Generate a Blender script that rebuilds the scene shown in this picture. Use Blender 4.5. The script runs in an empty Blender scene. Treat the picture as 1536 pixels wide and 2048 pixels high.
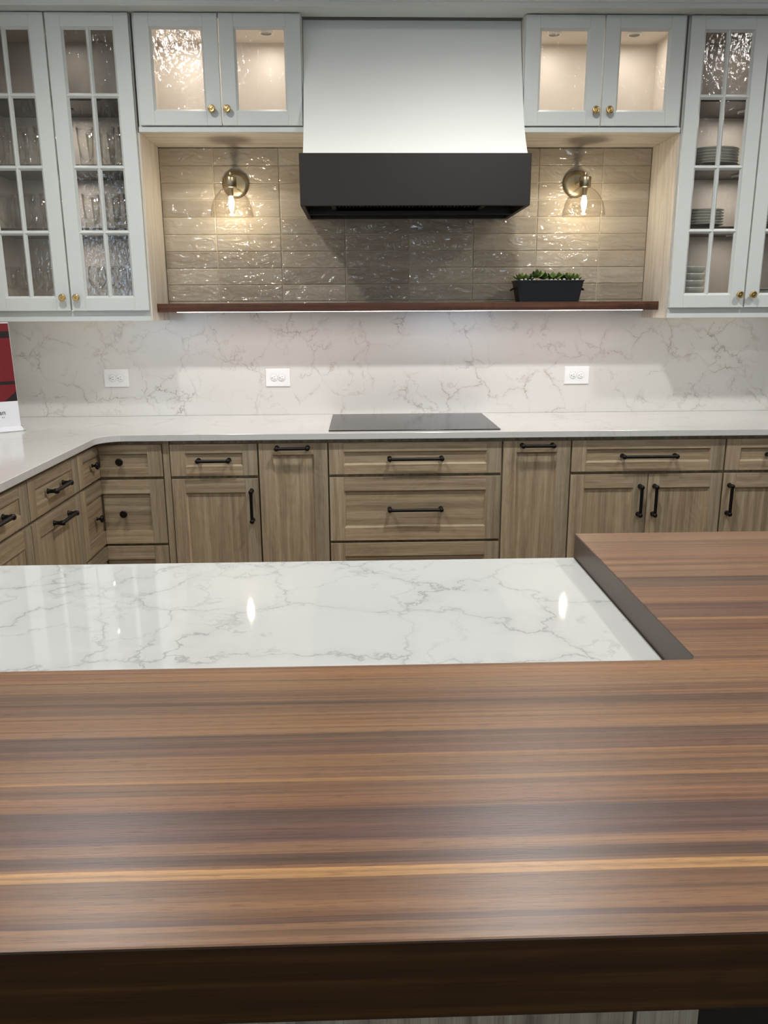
import bpy, math, random
from mathutils import Vector, Matrix
random.seed(7)
sc = bpy.context.scene
COL = sc.collection
# ------------------------------------------------------------------ camera
CX, CD, CZ, YAW, PITCH, ROLL, FPX = 0.1417, 4.0905, 1.4226, 0.0290, 0.2454, -0.0054, 1604.8
fw = Vector((math.sin(YAW)*math.cos(PITCH), math.cos(YAW)*math.cos(PITCH), -math.sin(PITCH)))
rt = Vector((math.cos(YAW), -math.sin(YAW), 0)); up = rt.cross(fw)
r2 = rt*math.cos(ROLL) + up*math.sin(ROLL); u2 = -rt*math.sin(ROLL) + up*math.cos(ROLL)
cam_d = bpy.data.cameras.new('camera'); cam = bpy.data.objects.new('camera', cam_d); COL.objects.link(cam)
M = Matrix((r2, u2, -fw)).transposed().to_4x4(); M.translation = Vector((CX, -CD, CZ)); cam.matrix_world = M
cam_d.sensor_fit = 'VERTICAL'; cam_d.sensor_height = 32.0; cam_d.lens = FPX*32.0/2048.0; cam_d.clip_start = 0.02
sc.camera = cam
# ------------------------------------------------------------------ view / world / light levels
sc.view_settings.view_transform = 'Standard'; sc.view_settings.look = 'None'
sc.view_settings.exposure = 0.08; sc.view_settings.gamma = 1.0; sc.view_settings.use_curve_mapping = False
SPOT_A, SPOT_B, SPOT_C, DISC_E = 53.0, 24.0, 20.0, 75.0
BULB_E, LED_E, CAB_W = 200.0, 14.0, 1.0
W = bpy.data.worlds.new('world'); sc.world = W; W.use_nodes = True
W.node_tree.nodes['Background'].inputs[0].default_value = (0.62, 0.80, 1.0, 1); W.node_tree.nodes['Background'].inputs[1].default_value = 6.2
sc.cycles.max_bounces = 10; sc.cycles.transparent_max_bounces = 16; sc.cycles.glossy_bounces = 5
sc.cycles.sample_clamp_indirect = 4.0; sc.cycles.use_denoising = True
sc.cycles.caustics_reflective = False; sc.cycles.caustics_refractive = False
CEIL = 2.90
# ------------------------------------------------------------------ materials
def mat(name):
    m = bpy.data.materials.new(name); m.use_nodes = True
    nt = m.node_tree; return m, nt, nt.nodes['Principled BSDF'], nt.nodes.new, nt.links.new
def simple(name, col, rough=.5, metal=0, spec=.5, bump=None, coat=0):
    m, nt, b, N, L = mat(name)
    b.inputs['Base Color'].default_value = (*col, 1); b.inputs['Roughness'].default_value = rough
    b.inputs['Metallic'].default_value = metal; b.inputs['Specular IOR Level'].default_value = spec
    b.inputs['Coat Weight'].default_value = coat
    # a faint procedural mottling so that no surface is perfectly even
    tc = N('ShaderNodeTexCoord'); n = N('ShaderNodeTexNoise'); n.inputs['Scale'].default_value = 9
    L(tc.outputs['Object'], n.inputs['Vector'])
    mr = N('ShaderNodeMapRange'); mr.inputs[3].default_value = rough*.9; mr.inputs[4].default_value = min(1, rough*1.1)
    L(n.outputs['Fac'], mr.inputs[0]); L(mr.outputs[0], b.inputs['Roughness'])
    if bump:
        n2 = N('ShaderNodeTexNoise'); n2.inputs['Scale'].default_value = bump[0]; L(tc.outputs['Object'], n2.inputs['Vector'])
        bp = N('ShaderNodeBump'); bp.inputs['Strength'].default_value = bump[1]; bp.inputs['Distance'].default_value = .001
        L(n2.outputs['Fac'], bp.inputs['Height']); L(bp.outputs[0], b.inputs['Normal'])
    return m
def emis(name, col, s):
    m, nt, b, N, L = mat(name); b.inputs['Base Color'].default_value = (*col, 1)
    b.inputs['Emission Color'].default_value = (*col, 1); b.inputs['Emission Strength'].default_value = s
    return m
def ramp(N, stops, interp='LINEAR'):
    r = N('ShaderNodeValToRGB'); r.color_ramp.interpolation = interp; e = r.color_ramp.elements
    while len(e) > 1: e.remove(e[0])
    e[0].position = stops[0][0]; e[0].color = (*stops[0][1], 1)
    for p, c in stops[1:]:
        x = e.new(p); x.color = (*c, 1)
    return r
def mth(N, L, op, a, b=None, c=None):
    n = N('ShaderNodeMath'); n.operation = op
    for i, v in enumerate((a, b, c)):
        if v is None: continue
        if isinstance(v, (int, float)): n.inputs[i].default_value = v
        else: L(v, n.inputs[i])
    return n.outputs[0]
def mulcol(N, L, a, b, fac=1.0, mode='MULTIPLY'):
    n = N('ShaderNodeMix'); n.data_type = 'RGBA'; n.blend_type = mode
    if isinstance(fac, float): n.inputs[0].default_value = fac
    else: L(fac, n.inputs[0])
    for i, v in ((6, a), (7, b)):
        if isinstance(v, tuple): n.inputs[i].default_value = (*v, 1)
        else: L(v, n.inputs[i])
    return n.outputs[2]
def s2l(c): return tuple(((x/255+.055)/1.055)**2.4 if x > 10 else x/255/12.92 for x in c)

def wood(name, c0, c1, c2, rough=.5, su=1.2, sv=42, tone=.25, spec=.35):
    """grain runs along U of the UV map (metres); every board has its own offset"""
    m, nt, b, N, L = mat(name)
    uv = N('ShaderNodeUVMap')
    mp = N('ShaderNodeMapping'); mp.inputs['Scale'].default_value = (su, sv, 1); L(uv.outputs[0], mp.inputs[0])
    n1 = N('ShaderNodeTexNoise'); n1.inputs['Scale'].default_value = 1; n1.inputs['Detail'].default_value = 5; n1.inputs['Distortion'].default_value = .6
    L(mp.outputs[0], n1.inputs['Vector'])
    mp2 = N('ShaderNodeMapping'); mp2.inputs['Scale'].default_value = (7, 420, 1); L(uv.outputs[0], mp2.inputs[0])
    n2 = N('ShaderNodeTexNoise'); n2.inputs['Scale'].default_value = 1; n2.inputs['Detail'].default_value = 3; L(mp2.outputs[0], n2.inputs['Vector'])
    mp3 = N('ShaderNodeMapping'); mp3.inputs['Scale'].default_value = (2.2, 9, 1); L(uv.outputs[0], mp3.inputs[0])
    n3 = N('ShaderNodeTexNoise'); n3.inputs['Scale'].default_value = 1; n3.inputs['Detail'].default_value = 2; n3.inputs['Distortion'].default_value = 1.2; L(mp3.outputs[0], n3.inputs['Vector'])
    cath = mth(N, L, 'SINE', mth(N, L, 'MULTIPLY', n3.outputs['Fac'], 60.0))
    f = mth(N, L, 'ADD', n1.outputs['Fac'], mth(N, L, 'MULTIPLY', cath, .03))
    r = ramp(N, [(.3, c0), (.5, c1), (.68, c2)]); L(f, r.inputs[0])
    g = ramp(N, [(.35, (.68, .64, .6)), (.52, (1, 1, 1))]); L(n2.outputs['Fac'], g.inputs[0])
    col = mulcol(N, L, r.outputs[0], g.outputs[0], .75)
    gi = N('ShaderNodeNewGeometry')
    t = N('ShaderNodeMapRange'); t.inputs[3].default_value = 1-tone; t.inputs[4].default_value = 1+tone*.6; L(gi.outputs['Random Per Island'], t.inputs[0])
    hv = ramp(N, [(0, (1.0, .99, .96)), (.3, (.96, 1.0, .99)), (.55, (1.05, .99, .93)), (.8, (.95, .99, 1.02)), (1, (1.04, 1.0, .95))]); wn = mth(N, L, 'FRACT', mth(N, L, 'MULTIPLY', gi.outputs['Random Per Island'], 7.31)); L(wn, hv.inputs[0])
    col = mulcol(N, L, col, hv.outputs[0], min(1.0, tone*4))
    cc = N('ShaderNodeCombineColor'); [L(t.outputs[0], cc.inputs[i]) for i in range(3)]
    col = mulcol(N, L, col, cc.outputs[0])
    L(col, b.inputs['Base Color']); b.inputs['Roughness'].default_value = rough; b.inputs['Specular IOR Level'].default_value = spec
    bp = N('ShaderNodeBump'); bp.inputs['Strength'].default_value = .25; bp.inputs['Distance'].default_value = .0006
    L(n2.outputs['Fac'], bp.inputs['Height']); L(bp.outputs[0], b.inputs['Normal'])
    return m
OAK = wood('weathered_oak', s2l((148, 131, 107)), s2l((174, 156, 130)), s2l((190, 173, 147)), rough=.55, tone=.24)
OAKPALE = wood('pale_oak', s2l((196, 187, 174)), s2l((212, 204, 192)), s2l((222, 215, 204)), rough=.55, tone=.06, su=1.5, sv=30)
GREYOAK = wood('island_grey_oak', s2l((120, 110, 95)), s2l((160, 150, 132)), s2l((182, 172, 152)), rough=.6, tone=.15)
SHELFWD = wood('shelf_walnut', s2l((58, 34, 22)), s2l((82, 50, 33)), s2l((102, 66, 44)), rough=.42, tone=.05)

def walnut():
    m, nt, b, N, L = mat('walnut_butcher_block')
    uv = N('ShaderNodeUVMap'); sx = N('ShaderNodeSeparateXYZ'); L(uv.outputs[0], sx.inputs[0])
    # gentle waviness of the staves' figure
    mp = N('ShaderNodeMapping'); mp.inputs['Scale'].default_value = (2.0, 14, 1); L(uv.outputs[0], mp.inputs[0])
    nw = N('ShaderNodeTexNoise'); nw.inputs['Scale'].default_value = 1; nw.inputs['Detail'].default_value = 3; L(mp.outputs[0], nw.inputs['Vector'])
    wav = mth(N, L, 'MULTIPLY', mth(N, L, 'SUBTRACT', nw.outputs['Fac'], .5), .010)
    v = mth(N, L, 'ADD', sx.outputs[1], wav)
    Y0, Y1 = -3.60, -2.46
    def P(y): return (y-Y0)/(Y1-Y0)
    near = [(-3.60, (128, 96, 70)), (-3.566, (86, 60, 46)), (-3.561, (126, 92, 64)), (-3.535, (120, 86, 58)), (-3.516, (172, 132, 88)),
            (-3.5025, (122, 88, 62)), (-3.4985, (88, 62, 46)), (-3.482, (124, 92, 68)), (-3.467, (98, 70, 60)), (-3.444, (92, 68, 57)),
            (-3.419, (128, 92, 66)), (-3.395, (112, 82, 60)), (-3.3735, (148, 112, 76)), (-3.367, (128, 96, 70)), (-3.345, (130, 97, 68)), (-3.323, (104, 76, 60)),
            (-3.300, (98, 74, 58)), (-3.279, (128, 98, 72)), (-3.255, (124, 94, 68)), (-3.229, (106, 80, 62)), (-3.200, (112, 84, 64)),
            (-3.171, (128, 99, 72)), (-3.140, (134, 100, 72)), (-3.11, (124, 92, 68))]
    far = [(-3.055, (140, 106, 78)), (-3.004, (120, 86, 66)), (-2.962, (156, 120, 82)), (-2.953, (118, 88, 68)), (-2.931, (108, 80, 64)),
           (-2.889, (134, 100, 76)), (-2.850, (126, 94, 72)), (-2.813, (108, 84, 68)), (-2.760, (132, 102, 78)), (-2.68, (138, 104, 80)),
           (-2.60, (130, 100, 76)), (-2.53, (140, 108, 82))]
    def k(c):
        c = s2l(c); g = .3*c[0]+.5*c[1]+.2*c[2]; return tuple(min(1, (x*1.09-g*.09)*1.07) for x in c)
    r1 = ramp(N, [(max(0, (y+3.60)/.55), k(c)) for y, c in near], 'CONSTANT')
    r2_ = ramp(N, [((y+3.06)/.62, tuple(.84*q for q in k(c))) for y, c in far], 'CONSTANT')
    t1 = mth(N, L, 'DIVIDE', mth(N, L, 'ADD', v, 3.60), .55); L(t1, r1.inputs[0])
    t2 = mth(N, L, 'DIVIDE', mth(N, L, 'ADD', v, 3.06), .62); L(t2, r2_.inputs[0])
    sel = mth(N, L, 'GREATER_THAN', v, -3.058)
    base = mulcol(N, L, r1.outputs[0], r2_.outputs[0], sel, 'MIX')
    # long colour streaks along the staves
    mp4 = N('ShaderNodeMapping'); mp4.inputs['Scale'].default_value = (.9, 95, 1); L(uv.outputs[0], mp4.inputs[0])
    n4 = N('ShaderNodeTexNoise'); n4.inputs['Scale'].default_value = 1; n4.inputs['Detail'].default_value = 5; n4.inputs['Roughness'].default_value = .6; n4.inputs['Distortion'].default_value = .35
    L(mp4.outputs[0], n4.inputs['Vector'])
    g4 = ramp(N, [(.30, (.58, .53, .50)), (.47, (.93, .92, .92)), (.56, (1.0, 1.0, 1.0)), (.72, (1.32, 1.25, 1.12))]); L(n4.outputs['Fac'], g4.inputs[0])
    col = mulcol(N, L, base, g4.outputs[0], .9)
    mp6 = N('ShaderNodeMapping'); mp6.inputs['Scale'].default_value = (1.6, 240, 1); mp6.inputs['Location'].default_value = (3, 9, 0); L(uv.outputs[0], mp6.inputs[0])
    n6 = N('ShaderNodeTexNoise'); n6.inputs['Scale'].default_value = 1; n6.inputs['Detail'].default_value = 3; n6.inputs['Distortion'].default_value = .5; L(mp6.outputs[0], n6.inputs['Vector'])
    g6 = ramp(N, [(.34, (.66, .60, .56)), (.46, (.97, .96, .95)), (.6, (1.05, 1.04, 1.03)), (.72, (1.3, 1.26, 1.18))]); L(n6.outputs['Fac'], g6.inputs[0])
    col = mulcol(N, L, col, g6.outputs[0], .85)
    mp7 = N('ShaderNodeMapping'); mp7.inputs['Scale'].default_value = (.5, 26, 1); mp7.inputs['Location'].default_value = (11, 2, 0); L(uv.outputs[0], mp7.inputs[0])
    n7 = N('ShaderNodeTexNoise'); n7.inputs['Scale'].default_value = 1; n7.inputs['Detail'].default_value = 4; n7.inputs['Distortion'].default_value = .8; L(mp7.outputs[0], n7.inputs['Vector'])
    g7 = ramp(N, [(.3, (.74, .70, .70)), (.5, (1, 1, 1)), (.7, (1.16, 1.13, 1.06))]); L(n7.outputs['Fac'], g7.inputs[0])
    col = mulcol(N, L, col, g7.outputs[0], .9)
    # fine pores
    mp5 = N('ShaderNodeMapping'); mp5.inputs['Scale'].default_value = (38, 700, 1); L(uv.outputs[0], mp5.inputs[0])
    n5 = N('ShaderNodeTexNoise'); n5.inputs['Scale'].default_value = 1; n5.inputs['Detail'].default_value = 2; L(mp5.outputs[0], n5.inputs['Vector'])
    g5 = ramp(N, [(.33, (.62, .56, .52)), (.45, (1, 1, 1))]); L(n5.outputs['Fac'], g5.inputs[0])
    col = mulcol(N, L, col, g5.outputs[0], .8)
    L(col, b.inputs['Base Color']); b.inputs['Roughness'].default_value = .37; b.inputs['Specular IOR Level'].default_value = .5
    bp = N('ShaderNodeBump'); bp.inputs['Strength'].default_value = .2; bp.inputs['Distance'].default_value = .0004
    L(n5.outputs['Fac'], bp.inputs['Height']); L(bp.outputs[0], b.inputs['Normal'])
    return m
WALNUT = walnut()
EDGESHADE = wood('walnut_shaded_front', s2l((44, 28, 12)), s2l((58, 38, 18)), s2l((78, 52, 26)), rough=.42, tone=.02, su=.8, sv=60, spec=.3)  # walnut darkened: the shade on the front edge is put into its colour
ENDGR = simple('walnut_end_grain', s2l((88, 76, 66)), .4, bump=(400, .2))

def quartz(name, base, vein, scale, thr, amt, rough=.12, off=(0, 0, 0), cov=(.34, .58)):
    m, nt, b, N, L = mat(name)
    tc = N('ShaderNodeTexCoord'); mp = N('ShaderNodeMapping'); mp.inputs['Location'].default_value = off; L(tc.outputs['Object'], mp.inputs[0])
    nd = N('ShaderNodeTexNoise'); nd.inputs['Scale'].default_value = scale*2.2; nd.inputs['Detail'].default_value = 6; nd.inputs['Roughness'].default_value = .62; L(mp.outputs[0], nd.inputs['Vector'])
    vm = N('ShaderNodeVectorMath'); vm.operation = 'MULTIPLY_ADD'; L(nd.outputs['Color'], vm.inputs[0]); vm.inputs[1].default_value = (.30/scale*2,)*3; L(mp.outputs[0], vm.inputs[2])
    vo = N('ShaderNodeTexVoronoi'); vo.feature = 'DISTANCE_TO_EDGE'; vo.inputs['Scale'].default_value = scale*1.5; L(vm.outputs[0], vo.inputs['Vector'])
    l1 = N('ShaderNodeMapRange'); l1.inputs[1].default_value = 0; l1.inputs[2].default_value = thr; l1.inputs[3].default_value = 1; l1.inputs[4].default_value = 0; l1.interpolation_type = 'SMOOTHSTEP'
    L(vo.outputs['Distance'], l1.inputs[0])
    n2 = N('ShaderNodeTexNoise'); n2.inputs['Scale'].default_value = scale*1.1; n2.inputs['Detail'].default_value = 5; L(vm.outputs[0], n2.inputs['Vector'])
    l2 = N('ShaderNodeMapRange'); l2.inputs[1].default_value = 0; l2.inputs[2].default_value = .012; l2.inputs[3].default_value = 1; l2.inputs[4].default_value = 0
    L(mth(N, L, 'ABSOLUTE', mth(N, L, 'SUBTRACT', n2.outputs['Fac'], .5)), l2.inputs[0])
    nm = N('ShaderNodeTexNoise'); nm.inputs['Scale'].default_value = scale*1.3; nm.inputs['Detail'].default_value = 3
    mp2 = N('ShaderNodeMapping'); mp2.inputs['Location'].default_value = (3.1, 7.7, 1.3); L(mp.outputs[0], mp2.inputs[0]); L(mp2.outputs[0], nm.inputs['Vector'])
    mk = N('ShaderNodeMapRange'); mk.inputs[1].default_value = cov[0]; mk.inputs[2].default_value = cov[1]; L(nm.outputs['Fac'], mk.inputs[0])
    nb = N('ShaderNodeTexNoise'); nb.inputs['Scale'].default_value = scale*9; nb.inputs['Detail'].default_value = 4; L(mp2.outputs[0], nb.inputs['Vector'])
    br = N('ShaderNodeMapRange'); br.inputs[1].default_value = .30; br.inputs[2].default_value = .54; L(nb.outputs['Fac'], br.inputs[0])
    f = mth(N, L, 'MULTIPLY', mth(N, L, 'MAXIMUM', l1.outputs[0], mth(N, L, 'MULTIPLY', l2.outputs[0], .6)), mk.outputs[0])
    f = mth(N, L, 'MULTIPLY', mth(N, L, 'MULTIPLY', f, br.outputs[0]), amt)
    # soft cloudy halo near the veins
    l3 = N('ShaderNodeMapRange'); l3.inputs[1].default_value = 0; l3.inputs[2].default_value = thr*6; l3.inputs[3].default_value = .10; l3.inputs[4].default_value = 0; L(vo.outputs['Distance'], l3.inputs[0])
    f = mth(N, L, 'ADD', f, mth(N, L, 'MULTIPLY', l3.outputs[0], mk.outputs[0]))
    L(mulcol(N, L, base, vein, f, 'MIX'), b.inputs['Base Color'])
    b.inputs['Roughness'].default_value = rough; b.inputs['Specular IOR Level'].default_value = .5
    return m
QTOP = quartz('quartz_island', (.64, .655, .64), s2l((128, 130, 134)), 2.9, .020, .43, .035, (.3, .1, 0), (.22, .50))
QWALL = quartz('quartz_splash', (.70, .685, .65), s2l((128, 108, 88)), 3.6, .017, .58, .16, (1.2, 0, .4), (.43, .62))
QCTR = quartz('quartz_counter', (.66, .655, .63), s2l((150, 140, 128)), 2.6, .012, .35, .14, (.7, .2, 0), (.42, .64))

PAINT = simple('grey_cabinet_paint', s2l((210, 214, 210)), .42, bump=(120, .05))
PAINTH = simple('hood_paint', s2l((236, 238, 233)), .45, bump=(120, .05))
INTER = simple('cabinet_interior_maple', s2l((218, 210, 200)), .5)
DSHELF = simple('dark_shelf', s2l((70, 62, 54)), .35)
IRON = simple('black_hood_band', s2l((45, 41, 38)), .5, spec=.25, bump=(30, .3))
BLACK = simple('black_hardware', (.010, .009, .009), .38, metal=.5)
BRASS = simple('brass', (.62, .42, .17), .24, metal=1)
BRONZE = simple('aged_brass', (.40, .33, .21), .33, metal=1)
COOK = simple('ceramic_glass', (.018, .018, .018), .12)
COOK.node_tree.nodes['Principled BSDF'].inputs['Specular IOR Level'].default_value = .12
WHITEP = simple('white_plastic', (.86, .86, .86), .35)
SLOT = simple('dark_slot', (.02, .02, .02), .6)
GREYM = simple('grey_print', (.25, .25, .25), .6)
DARKIN = simple('dark_steel', (.03, .028, .026), .4, metal=.4)
CERAM = simple('white_ceramic', s2l((236, 238, 232)), .2)
GREYCER = simple('celadon_ceramic', s2l((214, 215, 209)), .18)
TUB = simple('galvanised_tub', (.022, .024, .026), .5, metal=.6, bump=(60, .6))
LEAF = simple('succulent_leaf', s2l((98, 122, 52)), .4); LEAFD = simple('succulent_dark_leaf', s2l((52, 70, 36)), .4)
PEB = simple('pebble', s2l((200, 196, 186)), .5)
SOIL = simple('soil', (.03, .02, .015), .9)
FLOOR = wood('floor_planks', s2l((90, 70, 52)), s2l((120, 96, 72)), s2l((140, 116, 90)), rough=.5)
WALLM = simple('wall_paint', (.55, .54, .52), .8); CEILM = simple('ceiling_paint', (.7, .7, .69), .9)
REDP = simple('red_print', s2l((116, 30, 35)), .35); REDD = simple('dark_red_print', s2l((82, 20, 26)), .35); DARKP = simple('dark_print', s2l((38, 30, 28)), .35)
SIGNW = simple('sign_white', (.84, .84, .88), .3); NAVY = simple('navy_ink', s2l((40, 38, 70)), .5); ALU = simple('brushed_aluminium', (.75, .75, .75), .3, metal=.7)
BLACKP = simple('plain_black', (.008, .008, .008), .5)
GROUT = simple('grout', s2l((212, 200, 176)), .8)
BULBM = emis('lit_bulb', (1.0, .87, .67), BULB_E)
LEDM = emis('led_light', (1.0, .86, .80), LED_E)
FILLM = emis('added_splash_fill', (1.0, .93, .84), 11.0)  # glow for the strips added to brighten the splash
DISCM = emis('downlight_lens', (1.0, .97, .93), DISC_E)

def tile_mat():
    m, nt, b, N, L = mat('glazed_tile')
    tc = N('ShaderNodeTexCoord'); gi = N('ShaderNodeNewGeometry')
    r = ramp(N, [(0, s2l((150, 140, 124))), (.5, s2l((164, 153, 136))), (1, s2l((178, 168, 150)))]); L(gi.outputs['Random Per Island'], r.inputs[0])
    mp = N('ShaderNodeMapping'); mp.inputs['Scale'].default_value = (3.5, 1, 42); L(tc.outputs['Object'], mp.inputs[0])
    n1 = N('ShaderNodeTexNoise'); n1.inputs['Scale'].default_value = 1; n1.inputs['Detail'].default_value = 3; L(mp.outputs[0], n1.inputs['Vector'])
    g = ramp(N, [(.3, (.82, .8, .78)), (.7, (1.06, 1.06, 1.06))]); L(n1.outputs['Fac'], g.inputs[0])
    L(mulcol(N, L, r.outputs[0], g.outputs[0], .8), b.inputs['Base Color'])
    # hand-made ripples in the glaze, different on every tile
    sh = N('ShaderNodeVectorMath'); sh.operation = 'MULTIPLY_ADD'
    cx_ = N('ShaderNodeCombineXYZ'); [L(gi.outputs['Random Per Island'], cx_.inputs[i]) for i in range(3)]
    sh.inputs[1].default_value = (37, 11, 53); L(cx_.outputs[0], sh.inputs[0])
    mp2 = N('ShaderNodeMapping'); mp2.inputs['Scale'].default_value = (12, 1, 26); L(tc.outputs['Object'], mp2.inputs[0]); L(mp2.outputs[0], sh.inputs[2])
    n2 = N('ShaderNodeTexNoise'); n2.inputs['Scale'].default_value = 1; n2.inputs['Detail'].default_value = 1.6; n2.inputs['Roughness'].default_value = .5; n2.inputs['Distortion'].default_value = 1.1; L(sh.outputs[0], n2.inputs['Vector'])
    bp = N('ShaderNodeBump'); bp.inputs['Strength'].default_value = 1; bp.inputs['Distance'].default_value = .0300
    L(n2.outputs['Fac'], bp.inputs['Height']); L(bp.outputs[0], b.inputs['Coat Normal'])
    bp2 = N('ShaderNodeBump'); bp2.inputs['Strength'].default_value = .22; bp2.inputs['Distance'].default_value = .013
    L(n2.outputs['Fac'], bp2.inputs['Height']); L(bp2.outputs[0], b.inputs['Normal'])
    b.inputs['Coat Weight'].default_value = 1; b.inputs['Coat Roughness'].default_value = .035; b.inputs['Coat IOR'].default_value = 1.6
    b.inputs['Roughness'].default_value = .6; b.inputs['Specular IOR Level'].default_value = .2
    return m
TILE = tile_mat()
def glass(name, tint=(1, 1, 1), bump=None, base=.05, rough=.02, pw=4.0, edge=.55):
    m, nt, b, N, L = mat(name); nt.nodes.remove(b)
    out = [n for n in nt.nodes if n.type == 'OUTPUT_MATERIAL'][0]
    tr = N('ShaderNodeBsdfTransparent'); tr.inputs[0].default_value = (*tint, 1)
    gl = N('ShaderNodeBsdfGlossy'); gl.inputs['Roughness'].default_value = rough
    lw = N('ShaderNodeLayerWeight'); lw.inputs['Blend'].default_value = .5
    f = mth(N, L, 'ADD', mth(N, L, 'MULTIPLY', mth(N, L, 'POWER', lw.outputs['Facing'], pw), edge), base)
    mx = N('ShaderNodeMixShader'); L(f, mx.inputs[0]); L(tr.outputs[0], mx.inputs[1]); L(gl.outputs[0], mx.inputs[2]); L(mx.outputs[0], out.inputs[0])
    if bump:
        tc = N('ShaderNodeTexCoord'); mp = N('ShaderNodeMapping'); mp.inputs['Scale'].default_value = bump[:3]; L(tc.outputs['Object'], mp.inputs[0])
        n = N('ShaderNodeTexNoise'); n.inputs['Scale'].default_value = 1; n.inputs['Detail'].default_value = 2; n.inputs['Distortion'].default_value = .5; L(mp.outputs[0], n.inputs['Vector'])
        bp = N('ShaderNodeBump'); bp.inputs['Strength'].default_value = 1; bp.inputs['Distance'].default_value = bump[3]
        L(n.outputs['Fac'], bp.inputs['Height']); L(bp.outputs[0], gl.inputs['Normal'])
    return m
PANE = glass('seeded_glass', (.93, .92, .90), (60, 60, 34, .0027), .055, .03)
SHADEG = glass('clear_shade_glass', (.97, .96, .94), None, .06, .05)
DRINKG = glass('drinking_glass', (.985, .985, .975), None, .035, .02, 2.5, .75)
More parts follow.
